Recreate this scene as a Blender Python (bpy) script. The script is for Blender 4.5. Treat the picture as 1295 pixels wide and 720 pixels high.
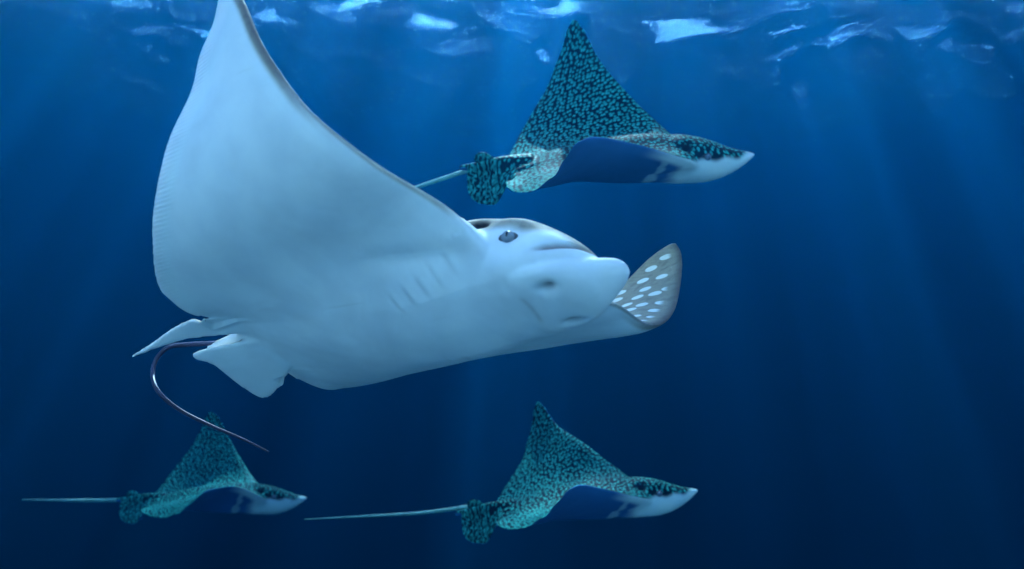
import bpy, math, random
import numpy as np
from mathutils import Euler, Vector, Matrix

scene = bpy.context.scene
for o in list(bpy.data.objects):
    bpy.data.objects.remove(o, do_unlink=True)
COL = scene.collection
R = math.radians

# ------------------------------------------------------------------ camera
CAM_POS = np.array([0.0, 0.0, -7.0])          # the sea surface is z = 0
PITCH = 1.0
FPX = 1400.0                                  # focal length in pixels of a 1295 px wide frame
cam = bpy.data.cameras.new('camera')
cam.sensor_width = 36.0
cam.lens = 36.0 * FPX / 1295.0
cam.clip_start = 0.02
cam.clip_end = 600
camo = bpy.data.objects.new('camera', cam)
COL.objects.link(camo)
camo.location = CAM_POS
camo.rotation_euler = (R(90 + PITCH), 0, 0)
scene.camera = camo
CM = np.array(Euler((R(90 + PITCH), 0, 0)).to_matrix())   # camera axes in the world
cam.dof.use_dof = True
cam.dof.focus_distance = 3.2
cam.dof.aperture_fstop = 3.0

# ------------------------------------------------------------------ sky and sun
sd = CM @ np.array([(740 - 647.5) / FPX, (360 + 930) / FPX, -1.0])
sd /= np.linalg.norm(sd)
SUN_EL = math.asin(sd[2])
SUN_AZ = math.atan2(sd[0], sd[1])
world = bpy.data.worlds.new('World')
scene.world = world
world.use_nodes = True
wn = world.node_tree.nodes
wl = world.node_tree.links
wn.clear()
sky = wn.new('ShaderNodeTexSky')
sky.sky_type = 'NISHITA'
sky.sun_disc = False
sky.sun_elevation = SUN_EL
sky.sun_rotation = SUN_AZ
sky.air_density = 1.0
sky.dust_density = 1.5
bg = wn.new('ShaderNodeBackground')
bg.inputs['Strength'].default_value = 0.09
wo = wn.new('ShaderNodeOutputWorld')
wl.new(sky.outputs[0], bg.inputs[0])
wl.new(bg.outputs[0], wo.inputs[0])

sun = bpy.data.lights.new('sun', 'SUN')
sun.energy = 4.0
sun.angle = R(0.5)
sun.color = (1.0, 0.96, 0.9)
suno = bpy.data.objects.new('sun', sun)
COL.objects.link(suno)
suno.rotation_euler = Vector((-sd[0], -sd[1], -sd[2])).to_track_quat('-Z', 'Y').to_euler()
suno.location = (0, 0, 20)

scene.view_settings.view_transform = 'Standard'
scene.view_settings.look = 'None'
scene.view_settings.gamma = 1.0
scene.view_settings.use_curve_mapping = False
scene.view_settings.exposure = 7.6
scene.render.engine = 'CYCLES'
scene.cycles.max_bounces = 6
scene.cycles.diffuse_bounces = 2
scene.cycles.glossy_bounces = 2
scene.cycles.transparent_max_bounces = 8
scene.cycles.volume_bounces = 1
scene.cycles.use_denoising = True
scene.cycles.caustics_reflective = False
scene.cycles.caustics_refractive = False

# ------------------------------------------------------------------ node helpers
def new_mat(name):
    m = bpy.data.materials.new(name)
    m.use_nodes = True
    m.node_tree.nodes.clear()
    return m

class NT:
    def __init__(s, m):
        s.m = m; s.n = m.node_tree.nodes; s.l = m.node_tree.links
    def add(s, t, ins=None, **kw):
        nd = s.n.new(t)
        for k, v in kw.items():
            setattr(nd, k, v)
        for k, v in (ins or {}).items():
            s.set(nd.inputs[k], v)
        return nd
    def set(s, sock, v):
        if isinstance(v, bpy.types.NodeSocket):
            s.l.new(v, sock)
        else:
            if hasattr(v, '__len__') and len(v) == 3 and sock.type == 'RGBA':
                v = (*v, 1)
            sock.default_value = v
    def math(s, op, a, b=0.0, c=0.0, clamp=False):
        nd = s.add('ShaderNodeMath', operation=op, use_clamp=clamp)
        s.set(nd.inputs[0], a); s.set(nd.inputs[1], b); s.set(nd.inputs[2], c)
        return nd.outputs[0]
    def rng(s, v, a, b, c=0.0, d=1.0, smooth=True):
        nd = s.add('ShaderNodeMapRange')
        nd.interpolation_type = 'SMOOTHSTEP' if smooth else 'LINEAR'
        for i, x in enumerate((v, a, b, c, d)):
            s.set(nd.inputs[i], x)
        return nd.outputs[0]
    def mix(s, f, a, b):
        nd = s.add('ShaderNodeMix', data_type='RGBA')
        s.set(nd.inputs[0], f); s.set(nd.inputs[6], a); s.set(nd.inputs[7], b)
        return nd.outputs[2]
    def noise(s, vec, scale, detail=2.0, rough=0.5, dist=0.0):
        nd = s.add('ShaderNodeTexNoise')
        if vec is not None: s.set(nd.inputs['Vector'], vec)
        nd.inputs['Scale'].default_value = scale
        nd.inputs['Detail'].default_value = detail
        nd.inputs['Roughness'].default_value = rough
        nd.inputs['Distortion'].default_value = dist
        return nd
    def attr(s, name):
        return s.add('ShaderNodeAttribute', attribute_name=name)
    def out(s, surf=None, vol=None):
        o = s.add('ShaderNodeOutputMaterial')
        if surf is not None: s.l.new(surf, o.inputs['Surface'])
        if vol is not None: s.l.new(vol, o.inputs['Volume'])

# ------------------------------------------------------------------ mesh helpers
def link(name, verts, faces, mat, parent=None, smooth=True):
    me = bpy.data.meshes.new(name)
    me.from_pydata([tuple(map(float, v)) for v in verts], [], faces)
    me.update()
    if smooth:
        me.polygons.foreach_set('use_smooth', [True] * len(me.polygons))
    o = bpy.data.objects.new(name, me)
    COL.objects.link(o)
    if mat: me.materials.append(mat)
    if parent: o.parent = parent
    return o

def sst(a, b, x):
    t = np.clip((x - a) / (b - a), 0, 1)
    return t * t * (3 - 2 * t)

# ------------------------------------------------------------------ the setting: water surface, added bounce bank, water
def build_surface():
    # a rippled sheet, finer near the rays
    def axis(lo, hi, c, fine, n):
        t = np.linspace(-1, 1, n)
        s = np.sign(t) * np.abs(t) ** 2.2
        return np.where(s < 0, c + (c - lo) * s, c + (hi - c) * s)
    xs = axis(-150, 150, 0, .3, 220); ys = axis(-110, 210, 12, .3, 220)
    X, Y = np.meshgrid(xs, ys, indexing='ij')
    Z = (0.02 * np.sin(X * 1.1 + Y * .6 + 1.3 * np.sin(Y * .23)) + 0.016 * np.sin(Y * 1.7 - X * .5 + 1.1 * np.sin(X * .31))
         + 0.006 * np.sin(X * 2.3 - Y * 2.1 + .8))
    V = np.stack([X, Y, Z], -1).reshape(-1, 3)
    n = len(ys)
    F = [(i * n + j, (i + 1) * n + j, (i + 1) * n + j + 1, i * n + j + 1) for i in range(len(xs) - 1) for j in range(n - 1)]
    m = new_mat('rippled_water_surface'); t = NT(m)
    tc = t.add('ShaderNodeTexCoord').outputs['Object']
    # ripples focus the daylight: clear lenses between slopes that turn it away
    tc = t.add('ShaderNodeMapping', {'Vector': tc, 'Scale': (1.0, .6, 1.0)}).outputs[0]
    big = t.noise(tc, 0.25, 1.0, .5, .2).outputs[0]
    med = t.noise(tc, .74, 2.0, .5, .6).outputs[0]
    fine = t.noise(t.add('ShaderNodeTexCoord').outputs['Object'], 1.3, 3.0, .55, .8).outputs[0]
    med = t.math('MULTIPLY_ADD', t.math('SUBTRACT', fine, .5), .07, med)
    lens = t.math('MULTIPLY', t.rng(med, .55, .77), t.rng(big, .36, .60, .15, 1.0))
    fac = t.math('MULTIPLY_ADD', lens, .92, t.math('MULTIPLY_ADD', t.rng(fine, .42, .72), .09, .015))
    # seen at a low angle from below the surface mirrors the deep water instead
    lw = t.add('ShaderNodeLayerWeight', {'Blend': .5})
    fac = t.math('MULTIPLY', fac, t.rng(lw.outputs['Facing'], .52, .80, 1.0, .055))
    tr = t.add('ShaderNodeBsdfTransparent', {'Color': (0.97, 0.99, 1.0)})
    gl = t.add('ShaderNodeBsdfGlossy', {'Color': (.6, .8, .9), 'Roughness': .2})
    mx = t.add('ShaderNodeMixShader')
    t.l.new(fac, mx.inputs[0]); t.l.new(gl.outputs[0], mx.inputs[1]); t.l.new(tr.outputs[0], mx.inputs[2])
    t.out(mx.outputs[0])
    o = link('water_surface', V, F, m)
    o['kind'] = 'structure'
    o['label'] = 'rippled sea surface with bright patches overhead'
    return o

def build_bounce_bank():
    # unseen pale bank added behind the camera to bounce sunlight onto the rays
    xs = np.concatenate([np.linspace(-220, -24, 12)[:-1], np.linspace(-24, 24, 80), np.linspace(24, 220, 12)[1:]])
    ys = np.concatenate([np.linspace(-160, -20, 10)[:-1], np.linspace(-20, 24, 90), np.linspace(24, 280, 14)[1:]])
    X, Y = np.meshgrid(xs, ys, indexing='ij')
    yy = Y + .35 * np.sin(X * .3) + .25 * np.sin(X * .83 + 1) + .2 * np.sin(X * 1.9 + Y)
    yy = yy + 7.0 - 12.0 * sst(1.6, 5.0, np.abs(X))       # cove shaped for the fill light: the flanks reach further forward
    Z = np.interp(yy, [-160, -8, -6.4, -5.0, -3.9, -3.3, -2.6, 0, 7, 18, 280], [-1.2, -1.2, -1.8, -4.0, -6.4, -10, -15, -22, -28, -32, -35])
    Z += .10 * np.sin(X * .61 + .7 * np.sin(Y * .47)) + .08 * np.sin(Y * .83 + X * .31) + .03 * np.sin(X * 2.3 + Y * 1.9)
    V = np.stack([X, Y, Z], -1).reshape(-1, 3); n = len(ys)
    F = [(i * n + j, (i + 1) * n + j, (i + 1) * n + j + 1, i * n + j + 1) for i in range(len(xs) - 1) for j in range(n - 1)]
    m = new_mat('bounce_sand'); t = NT(m)
    tc = t.add('ShaderNodeTexCoord').outputs['Object']
    c = t.mix(t.noise(tc, .8, 5).outputs[0], (.60, .60, .58), (.76, .76, .73))
    b = t.add('ShaderNodeBsdfPrincipled', {'Base Color': c, 'Roughness': .9})
    t.out(b.outputs[0])
    o = link('bounce_bank', V, F, m)
    o['kind'] = 'structure'
    o['label'] = 'added unseen sandy slope that bounces sunlight onto the rays'

def build_water():
    x0, x1, y0, y1, z0, z1 = -110, 110, -70, 150, -36, -0.22
    V = [(x, y, z) for x in (x0, x1) for y in (y0, y1) for z in (z0, z1)]
    F = [(0, 1, 3, 2), (4, 6, 7, 5), (0, 4, 5, 1), (2, 3, 7, 6), (0, 2, 6, 4), (1, 5, 7, 3)]
    m = new_mat('sea_water'); t = NT(m)
    sc = np.array([.00002, .0021, .0054])          # scattering per metre
    ex = np.array([.154, .108, .090])            # extinction per metre
    dens = ex.max()
    col = sc / dens
    ab = (ex - sc) / dens
    acol = (1 - ab / (1 - col)) ** 2            # Principled Volume takes the square root of this colour
    pv = t.add('ShaderNodeVolumePrincipled')
    pv.inputs['Color'].default_value = (*col, 1)
    pv.inputs['Absorption Color'].default_value = (*np.clip(acol, 0, 1), 1)
    pv.inputs['Density'].default_value = dens
    pv.inputs['Anisotropy'].default_value = .76
    t.out(None, pv.outputs[0])
    o = link('haze', V, F, m, smooth=False)
    o['kind'] = 'stuff'
    o['label'] = 'deep blue sea water that fades distant things'
    o.display_type = 'WIRE'

build_surface()
build_bounce_bank()
build_water()

# ------------------------------------------------------------------ eagle ray: shape at rest (x forward, y left, z up; half span 1 m)
def pchip(xk, yk, x):
    xk = np.asarray(xk, float); yk = np.asarray(yk, float)
    h = np.diff(xk); d = np.diff(yk) / h
    m = np.zeros_like(yk); m[0] = d[0]; m[-1] = d[-1]
    for i in range(1, len(xk) - 1):
        if d[i - 1] * d[i] > 0:
            w1 = 2 * h[i] + h[i - 1]; w2 = h[i] + 2 * h[i - 1]
            m[i] = (w1 + w2) / (w1 / d[i - 1] + w2 / d[i])
    x = np.clip(x, xk[0], xk[-1])
    i = np.clip(np.searchsorted(xk, x) - 1, 0, len(h) - 1)
    t = (x - xk[i]) / h[i]; H = h[i]
    return ((1 + 2 * t) * (1 - t) ** 2 * yk[i] + t * (1 - t) ** 2 * H * m[i] + t * t * (3 - 2 * t) * yk[i + 1] + t * t * (t - 1) * H * m[i + 1])

YS = [0, .14, .28, .45, .62, .78, .9, .97, 1.0]
FORMS = {   # leading and trailing margin of the disc, by distance from the midline
    'pale': ([.397, .37, .313, .249, .134, .004, -.113, -.2, -.254], [-.518, -.514, -.519, -.412, -.319, -.286, -.290, -.285, -.272]),
    'spotted': ([.40, .37, .30, .20, .09, -.02, -.11, -.18, -.24], [-.47, -.465, -.48, -.455, -.40, -.34, -.305, -.29, -.27]),
}
FORM = 'pale'
lead = lambda y: pchip(YS, FORMS[FORM][0], np.abs(y))
trail = lambda y: pchip(YS, FORMS[FORM][1], np.abs(y))

def naca(c):
    return 2.969 * np.sqrt(c) - 1.26 * c - 3.516 * c ** 2 + 2.843 * c ** 3 - 1.036 * c ** 4

def rings_mesh(rings):
    """closed loft through rings (list of k x 3 arrays)"""
    n = len(rings[0]); V = np.concatenate(rings); F = []
    for i in range(len(rings) - 1):
        for j in range(n):
            a = i * n + j; b = i * n + (j + 1) % n
            F.append((a, b, b + n, a + n))
    F.append(tuple(range(n))[::-1])
    F.append(tuple(range((len(rings) - 1) * n, len(rings) * n)))
    return V, F

def disc_mesh():
    M = 40
    c = (1 - np.cos(np.linspace(0, math.pi, M))) / 2
    ys = np.sin(np.linspace(-1, 1, 181) * math.pi / 2)
    ys = np.sign(ys) * (0.55 * np.abs(ys) + .45 * np.abs(np.linspace(-1, 1, 181)))
    rings = []
    for y in ys:
        s = abs(y)
        xl, xt = lead(np.array([y]))[0], trail(np.array([y]))[0]
        g = math.exp(-(s / .17) ** 2)
        top = .034 * (1 - s) ** .7 + .080 * g
        bot = .024 * (1 - s) ** .7 + .062 * math.exp(-(s / .20) ** 2)
        e = .0075 * np.clip(1 - (2 * c - 1) ** 10, 0, 1) ** .5
        x = xl + (xt - xl) * c
        zt = top * naca(c) + e
        zb = -bot * naca(c) - e
        rings.append(np.concatenate([np.stack([x, y + 0 * x, zt], 1), np.stack([x[-2:0:-1], y + 0 * x[1:-1], zb[-2:0:-1]], 1)]))
    return rings_mesh(rings)

def spindle(rows, n=40, p=2.0):
    """rows: x, half width, centre z, half height up, half height down"""
    rows = np.array(rows, float)
    xs = np.linspace(rows[0, 0], rows[-1, 0], 40)
    k = [pchip(rows[:, 0], rows[:, i], xs) for i in range(1, 5)]
    a = np.linspace(0, 2 * math.pi, n, endpoint=False)
    ca, sa = np.cos(a), np.sin(a)
    ca = np.sign(ca) * np.abs(ca) ** (2 / p); sa = np.sign(sa) * np.abs(sa) ** (2 / p)
    rings = []
    for i, x in enumerate(xs):
        w, zc, hu, hd = (kk[i] for kk in k)
        rings.append(np.stack([x + 0 * a, w * ca, zc + np.where(sa > 0, hu, hd) * sa], 1))
    return rings_mesh(rings)

def plate(outline, th):
    """outline: x, y, z -> plate with thickness th"""
    P = np.array(outline, float)
    n = len(P); c = P.mean(0)
    up = np.array([0, 0, th])
    V = np.concatenate([P + up, P - up, [c + up * 1.5, c - up * 1.5]])
    F = []
    for i in range(n):
        j = (i + 1) % n
        F += [(i, j, 2 * n), (j + n, i + n, 2 * n + 1), (i, i + n, j + n, j)]
    return V, F

def smooth_loop(P, k=6):
    P = np.array(P, float); n = len(P); out = []
    for i in range(n):
        p0, p1, p2, p3 = P[i - 1], P[i], P[(i + 1) % n], P[(i + 2) % n]
        for t in np.linspace(0, 1, k, endpoint=False):
            out.append(.5 * (2 * p1 + (p2 - p0) * t + (2 * p0 - 5 * p1 + 4 * p2 - p3) * t * t + (3 * p1 - p0 - 3 * p2 + p3) * t ** 3))
    return np.array(out)

def build_rest(form, pelvics, voxel):
    global FORM
    FORM = form
    parts = [disc_mesh()]
    if form == 'pale':
        parts.append(spindle([(.02, .10, .015, .07, .06), (.12, .145, .022, .105, .09), (.22, .158, .028, .118, .104), (.30, .155, .03, .122, .108),
                              (.38, .142, .03, .114, .104), (.44, .128, .024, .098, .094), (.50, .106, .014, .074, .076), (.545, .080, .006, .048, .05), (.578, .045, .0, .022, .02)], p=2.25))
        parts.append(spindle([(.36, .08, -.038, .03, .030), (.44, .100, -.042, .036, .034), (.49, .097, -.041, .036, .036), (.53, .087, -.034, .036, .042),
                              (.57, .064, -.023, .033, .042), (.60, .046, -.012, .028, .034), (.622, .031, -.005, .021, .024), (.636, .015, -.001, .010, .011)], p=2.3))
    else:
        parts.append(spindle([(.02, .10, .01, .06, .07), (.12, .14, .012, .085, .095), (.22, .152, .014, .095, .112), (.30, .148, .014, .095, .120),
                              (.38, .134, .010, .086, .118), (.45, .112, .004, .070, .104), (.51, .086, -.002, .050, .080), (.56, .060, -.004, .034, .054),
                              (.60, .038, -.002, .022, .030), (.625, .022, .002, .012, .014), (.64, .009, .005, .005, .005)], p=2.2))
    # tail root
    parts.append(spindle([(-.68, .012, .012, .012, .012), (-.60, .024, .012, .022, .020), (-.5, .05, .012, .04, .035), (-.35, .08, .012, .05, .05)]))
    for pl in pelvics:
        parts.append(plate(smooth_loop(pl), .006 if form == 'pale' else .008))
    V = []; F = []; off = 0
    for v, f in parts:
        V.append(v); F += [tuple(i + off for i in q) for q in f]; off += len(v)
    V = np.concatenate(V)
    me = bpy.data.meshes.new('rest_source')
    me.from_pydata(V.tolist(), [], F); me.update()
    o = bpy.data.objects.new('rest_source', me)
    COL.objects.link(o)
    md = o.modifiers.new('r', 'REMESH'); md.mode = 'VOXEL'; md.voxel_size = voxel
    sm = o.modifiers.new('s', 'SMOOTH'); sm.factor = .5; sm.iterations = 9
    dg = bpy.context.evaluated_depsgraph_get()
    ev = o.evaluated_get(dg).to_mesh()
    nv = len(ev.vertices); P = np.empty(nv * 3); N = np.empty(nv * 3)
    ev.vertices.foreach_get('co', P); ev.vertices.foreach_get('normal', N)
    faces = [tuple(p.vertices) for p in ev.polygons]
    o.evaluated_get(dg).to_mesh_clear()
    bpy.data.objects.remove(o, do_unlink=True)
    P = P.reshape(-1, 3); N = N.reshape(-1, 3)
    return sculpt(P, N, faces, form == 'pale')

def sculpt(P, N, faces, pale):
    rest = P.copy()
    x, y, z = rest.T
    s = np.abs(y)
    dark = np.zeros(len(P)); red = np.zeros(len(P))
    Q = P.copy()
    # thin the wing margins
    dt = x - trail(y); dl = lead(y) - x
    k = .38 + .62 * sst(0, .16, dt)
    k = np.where(s > .12, k, 1) * np.where(s > .2, .72 + .28 * sst(0, .06, dl), 1)
    k = np.where(dt < -.004, 1, k) if pale else np.where((x < -.53), .45 + .55 * sst(.03, .012, s), k)
    Q[:, 2] *= k
    def dent(c, rad, depth, side=0):
        d = (rest - np.array(c)) / np.array(rad)
        return np.exp(-(d ** 2).sum(1)) * depth
    for sg in (-1, 1):
        # orbit, spiracle
        g = dent((.415, sg * .137, .04), (.034, .06, .028), .008); Q -= N * g[:, None]
        g = dent((.415, sg * .13, .082), (.05, .05, .018), -.010); Q -= N * g[:, None]
        g = dent((.320, sg * .132, .073), (.022, .05, .016), .034); Q -= N * g[:, None]
        dark = np.maximum(dark, sst(.12, .5, np.exp(-(((rest - (.320, sg * .132, .073)) / (.026, .06, .020)) ** 2).sum(1))))
        if not pale:
            continue
        # fold between head and snout lobe
        line = np.exp(-((z - (.004 + (x - .5) * .30)) / .0052) ** 2) * sst(.455, .50, x) * sst(.60, .56, x) * (y * sg > 0)
        Q -= N * (line * .012)[:, None]
        red = np.maximum(red, line * .9)
        # cheek bulge
        g = dent((.40, sg * .12, -.045), (.07, .05, .04), -.012); Q -= N * g[:, None]
        # nostril
        vent = (z < -.03)
        g = dent((.490, sg * .060, -.09), (.020, .013, .05), .022) * vent; Q -= N * g[:, None]
        dark = np.maximum(dark, .75 * vent * np.exp(-(((rest - (.490, sg * .060, -.09)) / (.016, .010, .06)) ** 2).sum(1)))
        # gill slits
        for i in range(5):
            cx = .275 - i * .042; cy = sg * (.155 - i * .012)
            d = ((x - cx) + (s - abs(cy)) * .35) / .006
            g = np.exp(-d ** 2 - ((s - abs(cy)) / .022) ** 2) * vent
            g2 = np.exp(-((d * .006 - .012) / .012) ** 2 - ((s - abs(cy)) / .026) ** 2) * vent
            Q -= N * (g * .0015 - g2 * .0012)[:, None]
            red = np.maximum(red, .10 * g)
    vent = (z < -.03)
    # mouth
    vent = vent & pale
    mx = .420 - 3 * y * y
    g = np.exp(-((x - mx) / .010) ** 2) * sst(.05, .03, s) * vent
    Q -= N * (g * .002)[:, None]
    red = np.maximum(red, .3 * np.exp(-((x - mx) / .006) ** 2) * sst(.055, .03, s) * vent)
    g = np.exp(-((x - mx + .03) / .02) ** 2) * sst(.10, .05, s) * vent
    Q += N * (g * .002)[:, None]
    # shoulder groove between head and wing on the belly, belly keel
    g = np.exp(-((s - .165 - .25 * np.clip(.30 - x, 0, .3)) / .03) ** 2) * sst(.02, .16, x) * sst(.40, .30, x) * (N[:, 2] < 0)
    Q -= N * (g * .010)[:, None]
    # slight waviness of the trailing margin
    w = sst(.14, .0, dt) * (s > .18)
    Q[:, 2] += w * .0035 * np.sin(y * 26 + 3 * np.sin(y * 7)) 
    # back colour mask
    nz = N[:, 2]
    wing = sst(-.15, .30, nz)
    headw = sst(.27, .34, x) * sst(.24, .17, s)
    zl = np.interp(x, [.2, .34, .42, .50, .56, .64], [.035, .048, .058, .046, .022, .03])
    head = sst(-.012, .014, z - zl + .006 * np.sin(x * 60))
    if not pale:
        head = sst(-.012, .014, z - np.interp(x, [.2, .34, .42, .50, .56, .64], [.0, .012, .010, .006, .004, .014]) + .006 * np.sin(x * 60))
    dorsal = wing * (1 - headw) + head * headw
    wrap = np.maximum(sst(.030, .016, dl) * sst(.50, .72, s), .8 * sst(.012, .004, dl) * sst(.2, .28, s)) * (x > trail(y) + .02)
    dorsal = np.maximum(dorsal, wrap if pale else 0)
    return dict(P=Q, rest=rest, faces=faces, dorsal=dorsal, dark=dark, red=red, dt=dt, dl=dl, N=N)

# ------------------------------------------------------------------ pose
def rotv(r):
    r = np.array(r, float); a = np.linalg.norm(r); k = r / a
    K = np.array([[0, -k[2], k[1]], [k[2], 0, -k[0]], [-k[1], k[0], 0]])
    return np.eye(3) + math.sin(a) * K + (1 - math.cos(a)) * K @ K

def bend(P, q):
    """raise, curl, twist and sweep the two wings; the head stays rigid"""
    x, y, z = P.T
    out = np.empty_like(P)
    S = np.linspace(0, 1.1, 221)
    for k, sg in ((0, 1), (1, -1)):
        m = (y * sg >= 0) if sg > 0 else (y < 0)
        a = q['a'][k]
        u = np.clip(S - .06, 0, None)
        w = np.clip((u - a[3] + .2) / .4, 0, 1)
        th = a[0] * u + a[1] * u ** 2 + a[2] * w * w * (3 - 2 * w)
        Y = np.concatenate([[0], np.cumsum(np.cos(th[:-1]) * np.diff(S))])
        Z = np.concatenate([[0], np.cumsum(np.sin(th[:-1]) * np.diff(S))])
        s = np.abs(y[m])
        t = np.interp(s, S, th); yy = np.interp(s, S, Y); zz = np.interp(s, S, Z)
        uu = np.clip((s - .1) / .9, 0, None)
        tw = q['tw'][k][0] * uu + q['tw'][k][1] * uu ** 2
        dx = x[m] + .1; zl = z[m]
        xr = -.1 + dx * np.cos(tw) - zl * np.sin(tw) + q['sw'][k] * uu ** 2
        zr = dx * np.sin(tw) + zl * np.cos(tw)
        B = np.stack([xr, sg * (yy - zr * np.sin(t)), zz + zr * np.cos(t)], 1)
        h = (sst(.28, .42, x[m]) * sst(.27, .17, s))[:, None]
        r = (sst(-.50, -.56, x[m]) * sst(.34, .26, s))[:, None]
        h = np.maximum(h, r)
        out[m] = P[m] * h + B * (1 - h)
    return out

def to_world(C):
    return C @ CM.T + CAM_POS

POSE = {
 1: [-0.2798, -0.0712, -2.6709, -2.2127, -0.5014, -0.5753, 3.5592, 0.0905, -1.384, -0.5695, -0.168, 1.4372, 0.7788, -1.1616, 0.8035, -1.3896, 0.6262, 0.1501, 0.3834, 0.4435],
 2: [0.4429, 0.5433, -4.9343, -1.2847, -0.0357, 0.0414, 1.0378, 1.478, -0.4901, 0.5529, 0.4302, -0.0538, 0.5625, 0.2628, 0.3341, 0.4102, 0.1155, -0.0031, 0.5945, 0.6098],
 3: [0.3695, -1.1735, -5.9488, -1.61, -0.0295, 0.1141, 0.936, 1.6204, -0.7131, 0.386, 0.523, -0.0231, 0.7506, 0.2493, 0.2096, 0.4759, 0.072, 0.066, 0.5489, 0.5947],
 4: [-2.1109, -1.5338, -7.8839, -1.6371, 0.1382, 0.1227, 1.1731, 1.4128, -0.5293, 0.6188, 0.6728, -0.4175, 0.3247, 0.1, 0.5236, 0.3143, 0.1273, 0.2077, 0.5863, 0.4377],
}
def pose(i):
    p = np.array(POSE[i])
    return dict(pos=p[:3], R=rotv(p[3:6]), q=dict(a=[p[[6, 7, 8, 18]], p[[9, 10, 11, 19]]], tw=[p[12:14], p[14:16]], sw=[p[16], p[17]]))

# small corrections of the wing outline of the large ray: rest x, y, shift right, shift up
FIX = {1: [(-.102, -.89, .009, .005), (.038, -.742, -.006, -.004), (.125, -.632, -.005, -.003), (.199, -.532, .001, .001), (.258, -.429, -.001, -.002), (.333, -.235, 0, 0),
           (-.284, -.95, .001, 0), (-.286, -.775, .001, 0), (-.322, -.612, .005, -.002), (-.36, -.535, .009, -.001), (-.408, -.457, .006, .001), (-.461, -.385, -.001, 0),
           (-.512, -.31, -.003, -.003), (-.518, -.251, -.008, -.017), (-.515, -.191, -.005, -.012), (.234, .478, .003, .012), (.165, .578, .004, .007), (.072, .7, .003, -.010),
           (.019, .763, .009, -.009), (-.067, .856, -.002, .001), (-.145, .928, -.007, 0), (-.514, .164, .005, .009), (-.517, .231, .002, .009), (-.512, .309, 0, .001),
           (-.459, .387, .002, -.007), (-.344, .567, .001, -.003), (-.292, .953, 0, .001)]}

def fix_shift(rest, i):
    if i not in FIX: return 0
    K = np.array(FIX[i]); sg = .11
    D = ((K[:, None, :2] - K[None, :, :2]) ** 2).sum(-1)
    W = np.linalg.solve(np.exp(-D / sg ** 2) + .08 * np.eye(len(K)), K[:, 2:])
    d = ((rest[:, None, :2] - K[None, :, :2]) ** 2).sum(-1)
    S = np.exp(-d / sg ** 2) @ W
    return np.concatenate([S, np.zeros((len(S), 1))], 1)

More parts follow.
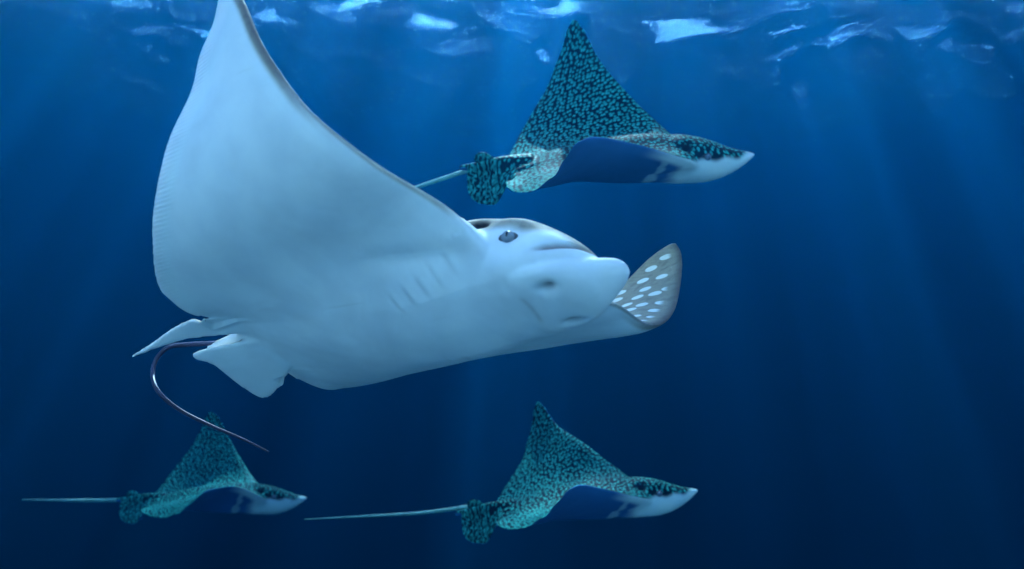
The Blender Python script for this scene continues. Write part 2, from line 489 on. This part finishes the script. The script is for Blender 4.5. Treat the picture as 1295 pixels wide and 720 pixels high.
# ------------------------------------------------------------------ ray materials
def skin(name, big):
    m = new_mat(name); t = NT(m)
    rest = t.attr('rest').outputs['Vector']
    sep = t.add('ShaderNodeSeparateXYZ', {0: rest})
    X, Y, Z = sep.outputs
    dorsal = t.attr('dorsal').outputs['Fac']
    dark = t.attr('dark').outputs['Fac']
    red = t.attr('red').outputs['Fac']
    dt = t.attr('dt').outputs['Fac']
    dl = t.attr('dl').outputs['Fac']
    flat = t.add('ShaderNodeCombineXYZ', {0: X, 1: Y}).outputs[0]
    ay = t.math('ABSOLUTE', Y)
    n1 = t.noise(rest, 9, 4, .55).outputs[0]
    n2 = t.noise(rest, 60, 3, .6).outputs[0]
    if big:
        belly = t.mix(t.rng(n1, .3, .7), (.70, .76, .83), (.80, .85, .90))
        belly = t.mix(t.math('MULTIPLY', t.rng(n2, .62, .75), .10), belly, (.45, .46, .48))
        n3 = t.noise(rest, 2.6, 4, .6, .6).outputs[0]
        belly = t.mix(t.math('MULTIPLY', t.rng(n3, .42, .72), .45), belly, (.50, .55, .60))
        scr = t.noise(t.add('ShaderNodeMapping', {'Vector': rest, 'Scale': (3.0, 46.0, 3.0), 'Rotation': (0, 0, .5)}).outputs[0], 1.6, 2, .5, .4).outputs[0]
        belly = t.mix(t.math('MULTIPLY', t.rng(scr, .70, .78), .22), belly, (.42, .43, .46))
        back = t.mix(n1, (.30, .27, .22), (.44, .40, .34))
        back = t.mix(t.math('MULTIPLY', t.rng(n2, .45, .7), .35), back, (.12, .10, .10))
        fl2 = t.add('ShaderNodeCombineXYZ', {0: t.math('MULTIPLY', X, .56), 1: t.math('MULTIPLY', Y, 1.12)}).outputs[0]
        vo = t.add('ShaderNodeTexVoronoi', {'Vector': fl2, 'Scale': 28.0, 'Randomness': .5}, feature='F1', voronoi_dimensions='2D')
        rad = t.math('MULTIPLY_ADD', t.noise(rest, 20).outputs[0], .14, .19)
        d = t.math('SUBTRACT', vo.outputs['Distance'], rad)
        spot = t.rng(d, -.03, .03, 1, 0)
        spot = t.math('MULTIPLY', spot, t.math('MULTIPLY', t.rng(dl, .028, .045), t.rng(ay, .22, .3)))
        spot = t.math('MULTIPLY', spot, t.rng(dt, .02, .035))
        back = t.mix(spot, back, (.90, .90, .88))
        rim = t.math('MULTIPLY', t.rng(dl, .03, .0), t.rng(ay, .42, .62))
        back = t.mix(t.math('MULTIPLY', rim, .7), back, (.07, .05, .07))
    else:
        belly = t.mix(t.rng(n1, .3, .7), (.70, .80, .82), (.80, .86, .86))
        # slate blue paints in the underside's shade; white throat, pale leading margin
        edge = t.math('SUBTRACT', X, t.math('MULTIPLY_ADD', n1, .10, t.math('MULTIPLY', ay, .15)))
        thr = t.rng(edge, .13, .21)
        gil = t.math('MULTIPLY', t.rng(t.math('ABSOLUTE', t.math('SUBTRACT', edge, .08)), .030, .010), .55)
        mar = t.math('MULTIPLY', t.rng(dl, .065, .025), t.rng(ay, .62, .35))
        pale = t.math('MAXIMUM', t.math('MAXIMUM', thr, gil), mar, clamp=True)
        shade_slate = t.mix(n1, (.022, .11, .30), (.04, .15, .38))
        belly = t.mix(pale, shade_slate, belly)
        warp = t.noise(rest, 14, 2).outputs['Color']
        wv = t.add('ShaderNodeVectorMath', {0: warp, 1: (.5, .5, .5)}, operation='SUBTRACT').outputs[0]
        amt = t.rng(ay, .05, .35, .018, .004)
        wv = t.add('ShaderNodeVectorMath', {0: wv}, operation='SCALE')
        t.set(wv.inputs['Scale'], amt)
        vec = t.add('ShaderNodeVectorMath', {0: flat, 1: wv.outputs[0]}, operation='ADD').outputs[0]
        vo = t.add('ShaderNodeTexVoronoi', {'Vector': vec, 'Scale': 46.0, 'Randomness': .72}, feature='F1', voronoi_dimensions='2D')
        rad = t.math('MULTIPLY', t.math('MULTIPLY_ADD', n1, .22, .25), t.rng(ay, .05, .30, .82, 1.0))
        spot = t.rng(t.math('SUBTRACT', vo.outputs['Distance'], rad), -.10, .10, 1, 0)
        # the hind fins carry wavy bars instead of dots
        bars = t.add('ShaderNodeTexWave', {'Vector': flat, 'Scale': 13.0, 'Distortion': 9.0, 'Detail': 2.0, 'Detail Scale': 2.5}, wave_type='BANDS', bands_direction='X')
        bars = t.rng(bars.outputs['Fac'], .45, .75)
        hind = t.math('MULTIPLY', t.rng(X, -.465, -.52), .55)
        spot = t.math('ADD', t.math('MULTIPLY', spot, t.math('SUBTRACT', 1.0, hind)), t.math('MULTIPLY', bars, hind))
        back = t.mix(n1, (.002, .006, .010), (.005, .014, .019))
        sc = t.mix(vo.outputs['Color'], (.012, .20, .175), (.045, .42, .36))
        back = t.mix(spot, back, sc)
    c = t.mix(dorsal, belly, back)
    c = t.mix(red, c, (.16, .09, .11))
    c = t.mix(dark, c, (.012, .010, .014))
    # fin rays near the trailing margin, fine skin
    st = t.add('ShaderNodeTexWave', {'Vector': t.add('ShaderNodeCombineXYZ', {0: t.math('MULTIPLY', X, .15), 1: Y}).outputs[0], 'Scale': 34.0, 'Distortion': 1.5, 'Detail': 1.0}, wave_type='BANDS', bands_direction='Y')
    sw = t.math('MULTIPLY', st.outputs['Fac'], t.math('MULTIPLY', t.rng(dt, .11, .0), t.rng(ay, .2, .3)))
    hgt = t.math('ADD', t.math('MULTIPLY', sw, .0016), t.math('MULTIPLY', n2, .0009))
    bp = t.add('ShaderNodeBump', {'Height': hgt, 'Strength': .6, 'Distance': 1.0})
    b = t.add('ShaderNodeBsdfPrincipled', {'Base Color': c, 'Roughness': t.math('MULTIPLY_ADD', n2, .2, .42), 'Normal': bp.outputs[0]})
    b.inputs['Specular IOR Level'].default_value = .5 if big else .12
    b.inputs['IOR'].default_value = 1.12      # wet skin under water hardly shines
    t.out(b.outputs[0])
    return m

def plain(name, col, rough=.4, var=.25, scale=40):
    m = new_mat(name); t = NT(m)
    tc = t.add('ShaderNodeTexCoord').outputs['Object']
    n = t.noise(tc, scale, 3).outputs[0]
    c = t.mix(n, tuple(v * (1 - var) for v in col), tuple(min(1, v * (1 + var)) for v in col))
    b = t.add('ShaderNodeBsdfPrincipled', {'Base Color': c, 'Roughness': rough})
    t.out(b.outputs[0])
    return m

M_BIG = skin('pale_ray_skin', True)
M_SMALL = skin('spotted_ray_skin', False)
M_IRIS = plain('eye_iris', (.15, .18, .23), .15)
M_PUPIL = plain('eye_pupil', (.004, .004, .006), .05)
M_TAILD = plain('dark_tail_skin', (.03, .024, .07), .45)
M_TAILP = plain('pale_tail_skin', (.17, .42, .38), .5, .5, 25)
M_LID = plain('eyelid_skin', (.022, .022, .028), .5)

# ------------------------------------------------------------------ build the rays
def tube(path, radii, n=10, flat=1.0):
    path = np.array(path, float); rings = []
    T = np.gradient(path, axis=0); T /= np.linalg.norm(T, axis=1)[:, None]
    up = np.array([0, 0, 1.0])
    for p, tt, r in zip(path, T, radii):
        a = np.cross(tt, up); a /= np.linalg.norm(a); b = np.cross(a, tt)
        an = np.linspace(0, 2 * math.pi, n, endpoint=False)
        rings.append(p + r * (np.cos(an)[:, None] * a + flat * np.sin(an)[:, None] * b))
    return rings_mesh(rings)

def spline(P, n):
    P = np.array(P, float); d = np.concatenate([[0], np.cumsum(np.linalg.norm(np.diff(P, axis=0), axis=1))])
    q = np.linspace(0, d[-1], n)
    Pp = np.concatenate([[2 * P[0] - P[1]], P, [2 * P[-1] - P[-2]]])
    out = []
    for v in q:
        i = min(np.searchsorted(d, v, side='right') - 1, len(P) - 2); t = (v - d[i]) / (d[i + 1] - d[i])
        p0, p1, p2, p3 = Pp[i], Pp[i + 1], Pp[i + 2], Pp[i + 3]
        out.append(.5 * (2 * p1 + (p2 - p0) * t + (2 * p0 - 5 * p1 + 4 * p2 - p3) * t * t + (3 * p1 - p0 - 3 * p2 + p3) * t ** 3))
    return np.array(out)

def px(x, y, d):
    """a point d metres in front of the camera position, as camera axes"""
    return np.array([(x - 647.5) / FPX * d, (360 - y) / FPX * d, -d])

def build_ray(i, rs, label, mat, tail_px, tail_mat, tail_r, droop=0.0, fin=None, big=False, group=None):
    ps = pose(i)
    rest = rs['rest']
    P = rs['P'].copy()
    # pelvic fins hang
    w = sst(-.43, -.53, rest[:, 0]) * sst(.012, .05, np.abs(rest[:, 1])) * sst(.24, .19, np.abs(rest[:, 1]))
    P[:, 2] -= droop * w * (np.abs(rest[:, 1]) - .02)
    P[:, 1] *= 1 - .5 * w * min(1, droop)
    C = bend(P, ps['q']) @ ps['R'].T + ps['pos'] + fix_shift(rest, i)
    base_c = ps['pos']
    root = bpy.data.objects.new('eagle_ray', None)
    COL.objects.link(root)
    root.empty_display_size = .2
    Rw = CM @ ps['R']
    mw = Matrix(Rw.tolist()).to_4x4()
    mw.translation = Vector(to_world(base_c[None])[0])
    root.matrix_world = mw
    root['label'] = label
    root['category'] = 'eagle ray'
    if group: root['group'] = group
    loc = lambda c: (np.atleast_2d(c) - base_c) @ ps['R']        # camera axes -> the ray's own axes
    L = loc(C)
    o = link('body', L, rs['faces'], mat, root)
    me = o.data
    for nm, arr in (('dorsal', rs['dorsal']), ('dark', rs['dark']), ('red', rs['red']), ('dt', rs['dt']), ('dl', rs['dl'])):
        at = me.attributes.new(nm, 'FLOAT', 'POINT'); at.data.foreach_set('value', arr.astype(np.float32))
    at = me.attributes.new('rest', 'FLOAT_VECTOR', 'POINT'); at.data.foreach_set('vector', rest.astype(np.float32).ravel())
    # eyes
    for sg in (-1, 1):
        sel = np.where((np.abs(rest[:, 0] - .415) < .012) & (np.abs(rest[:, 2] - .037) < .012) & (rest[:, 1] * sg > .05))[0]
        j = sel[np.argmax(np.abs(rest[sel, 1]))]
        c = L[j]
        nrm = np.array([.34, sg * .92, -.10]); nrm /= np.linalg.norm(nrm)
        f = np.array([1, 0, 0]) - nrm * nrm[0]; f /= np.linalg.norm(f); u = np.cross(f, nrm) * (1 if sg < 0 else -1)
        B = np.stack([f, nrm, u], 1)
        def cap(r, sx, sn, su, off, nm, mt, par):
            lat = np.linspace(.0001, math.pi - .0001, 14); lon = np.linspace(0, 2 * math.pi, 24, endpoint=False)
            rg = [np.stack([r * sx * math.sin(a) * np.cos(lon), r * sn * math.cos(a) + 0 * lon, r * su * math.sin(a) * np.sin(lon)], 1) for a in lat]
            V, F = rings_mesh(rg)
            if sg > 0: pass
            return link(nm, (V @ B.T) + c + nrm * off, F, mt, par)
        lid = cap(.0205, 1.15, .30, .92, -.001, 'eyelid', M_LID, root)
        e = cap(.0150, 1.0, .8, 1.0, .006, 'eye', M_IRIS, root)
        cap(.0070, .55, .6, 1.2, .0145, 'pupil', M_PUPIL, e)
    # tail
    tr = np.array([loc(px(*q))[0] for q in tail_px])
    start = loc(ps['R'] @ np.array([-.58, 0, .012]) + ps['pos'])[0]
    path = spline(np.concatenate([[start], tr]), 60)
    r = np.interp(np.linspace(0, 1, 60), [0, .12, .6, 1], tail_r)
    V, F = tube(path, r)
    link('tail', V, F, tail_mat, root)
    # small dorsal fin over the tail root
    if fin:
        ol = smooth_loop([(-.51, 0, .03), (-.545, 0, .066), (-.58, 0, .077), (-.605, 0, .062), (-.605, 0, .035), (-.58, 0, .015)], 5)
        n = len(ol); cc = ol.mean(0)
        th = np.array([0, .008, 0])
        V = np.concatenate([ol + th * .4, ol - th * .4, [cc + th, cc - th]]); F = []
        for a in range(n):
            b = (a + 1) % n
            F += [(a, b, 2 * n), (b + n, a + n, 2 * n + 1), (a, a + n, b + n, b)]
        fo = link('dorsal_fin', V, F, mat, root)
        me = fo.data
        at = me.attributes.new('dorsal', 'FLOAT', 'POINT'); at.data.foreach_set('value', np.ones(len(V), np.float32))
        at = me.attributes.new('rest', 'FLOAT_VECTOR', 'POINT'); at.data.foreach_set('vector', np.ascontiguousarray(V[:, [0, 2, 1]] + np.array([0, .1, 0])).astype(np.float32).ravel())
    return root

PEL_BIG = [
    [(x, y, -.012 + (x + .42) * .105) for x, y in ((-.38, -.12), (-.47, -.150), (-.55, -.163), (-.64, -.150), (-.75, -.122), (-.857, -.098), (-.745, -.100), (-.64, -.10), (-.56, -.085), (-.44, -.06))],
    [(x, y, -.012 + (x + .38) * .135) for x, y in ((-.34, .05), (-.42, .085), (-.50, .135), (-.56, .175), (-.598, .190), (-.622, .165), (-.632, .09), (-.634, .0), (-.662, -.03), (-.650, -.055), (-.56, -.05), (-.42, -.02))],
]
pel = [(-.38, .10, 0), (-.45, .16, 0), (-.53, .18, 0), (-.60, .17, 0), (-.64, .13, 0), (-.645, .07, 0), (-.63, .02, 0), (-.48, .02, 0)]
PEL_SMALL = [pel, [(a, -b, c) for a, b, c in pel]]

rest_big = build_rest('pale', PEL_BIG, .0052)
build_ray(1, rest_big, 'huge white-bellied eagle ray with one wing raised and a thin dark tail', M_BIG,
          [(236, 436, 3.08), (210, 441, 3.08), (194, 464, 3.07), (198, 492, 3.0), (226, 518, 3.02), (270, 540, 3.05), (308, 556, 3.08), (340, 572, 3.1)],
          M_TAILD, [.009, .0072, .006, .003], big=True)
rest_small = build_rest('spotted', PEL_SMALL, .0075)
G = 'dark spotted eagle rays'
build_ray(2, rest_small, 'dark teal-spotted eagle ray swimming above the white ray\'s head', M_SMALL,
          [(600, 213, 4.95), (530, 236, 4.95), (450, 262, 4.93), (380, 285, 4.9)], M_TAILP, [.020, .010, .006, .0015], droop=.9, fin=True, group=G)
build_ray(3, rest_small, 'dark spotted eagle ray below the white ray, its tall wing crisply dotted', M_SMALL,
          [(590, 642, 5.95), (530, 649, 5.95), (460, 653, 5.93), (385, 657, 5.9)], M_TAILP, [.020, .010, .006, .0015], droop=.9, fin=True, group=G)
build_ray(4, rest_small, 'small blurred teal eagle ray beneath the white ray\'s thin tail', M_SMALL,
          [(160, 632, 7.95), (110, 633, 7.9), (28, 632, 7.7)], M_TAILP, [.020, .014, .010, .003], droop=.9, fin=True, group=G)
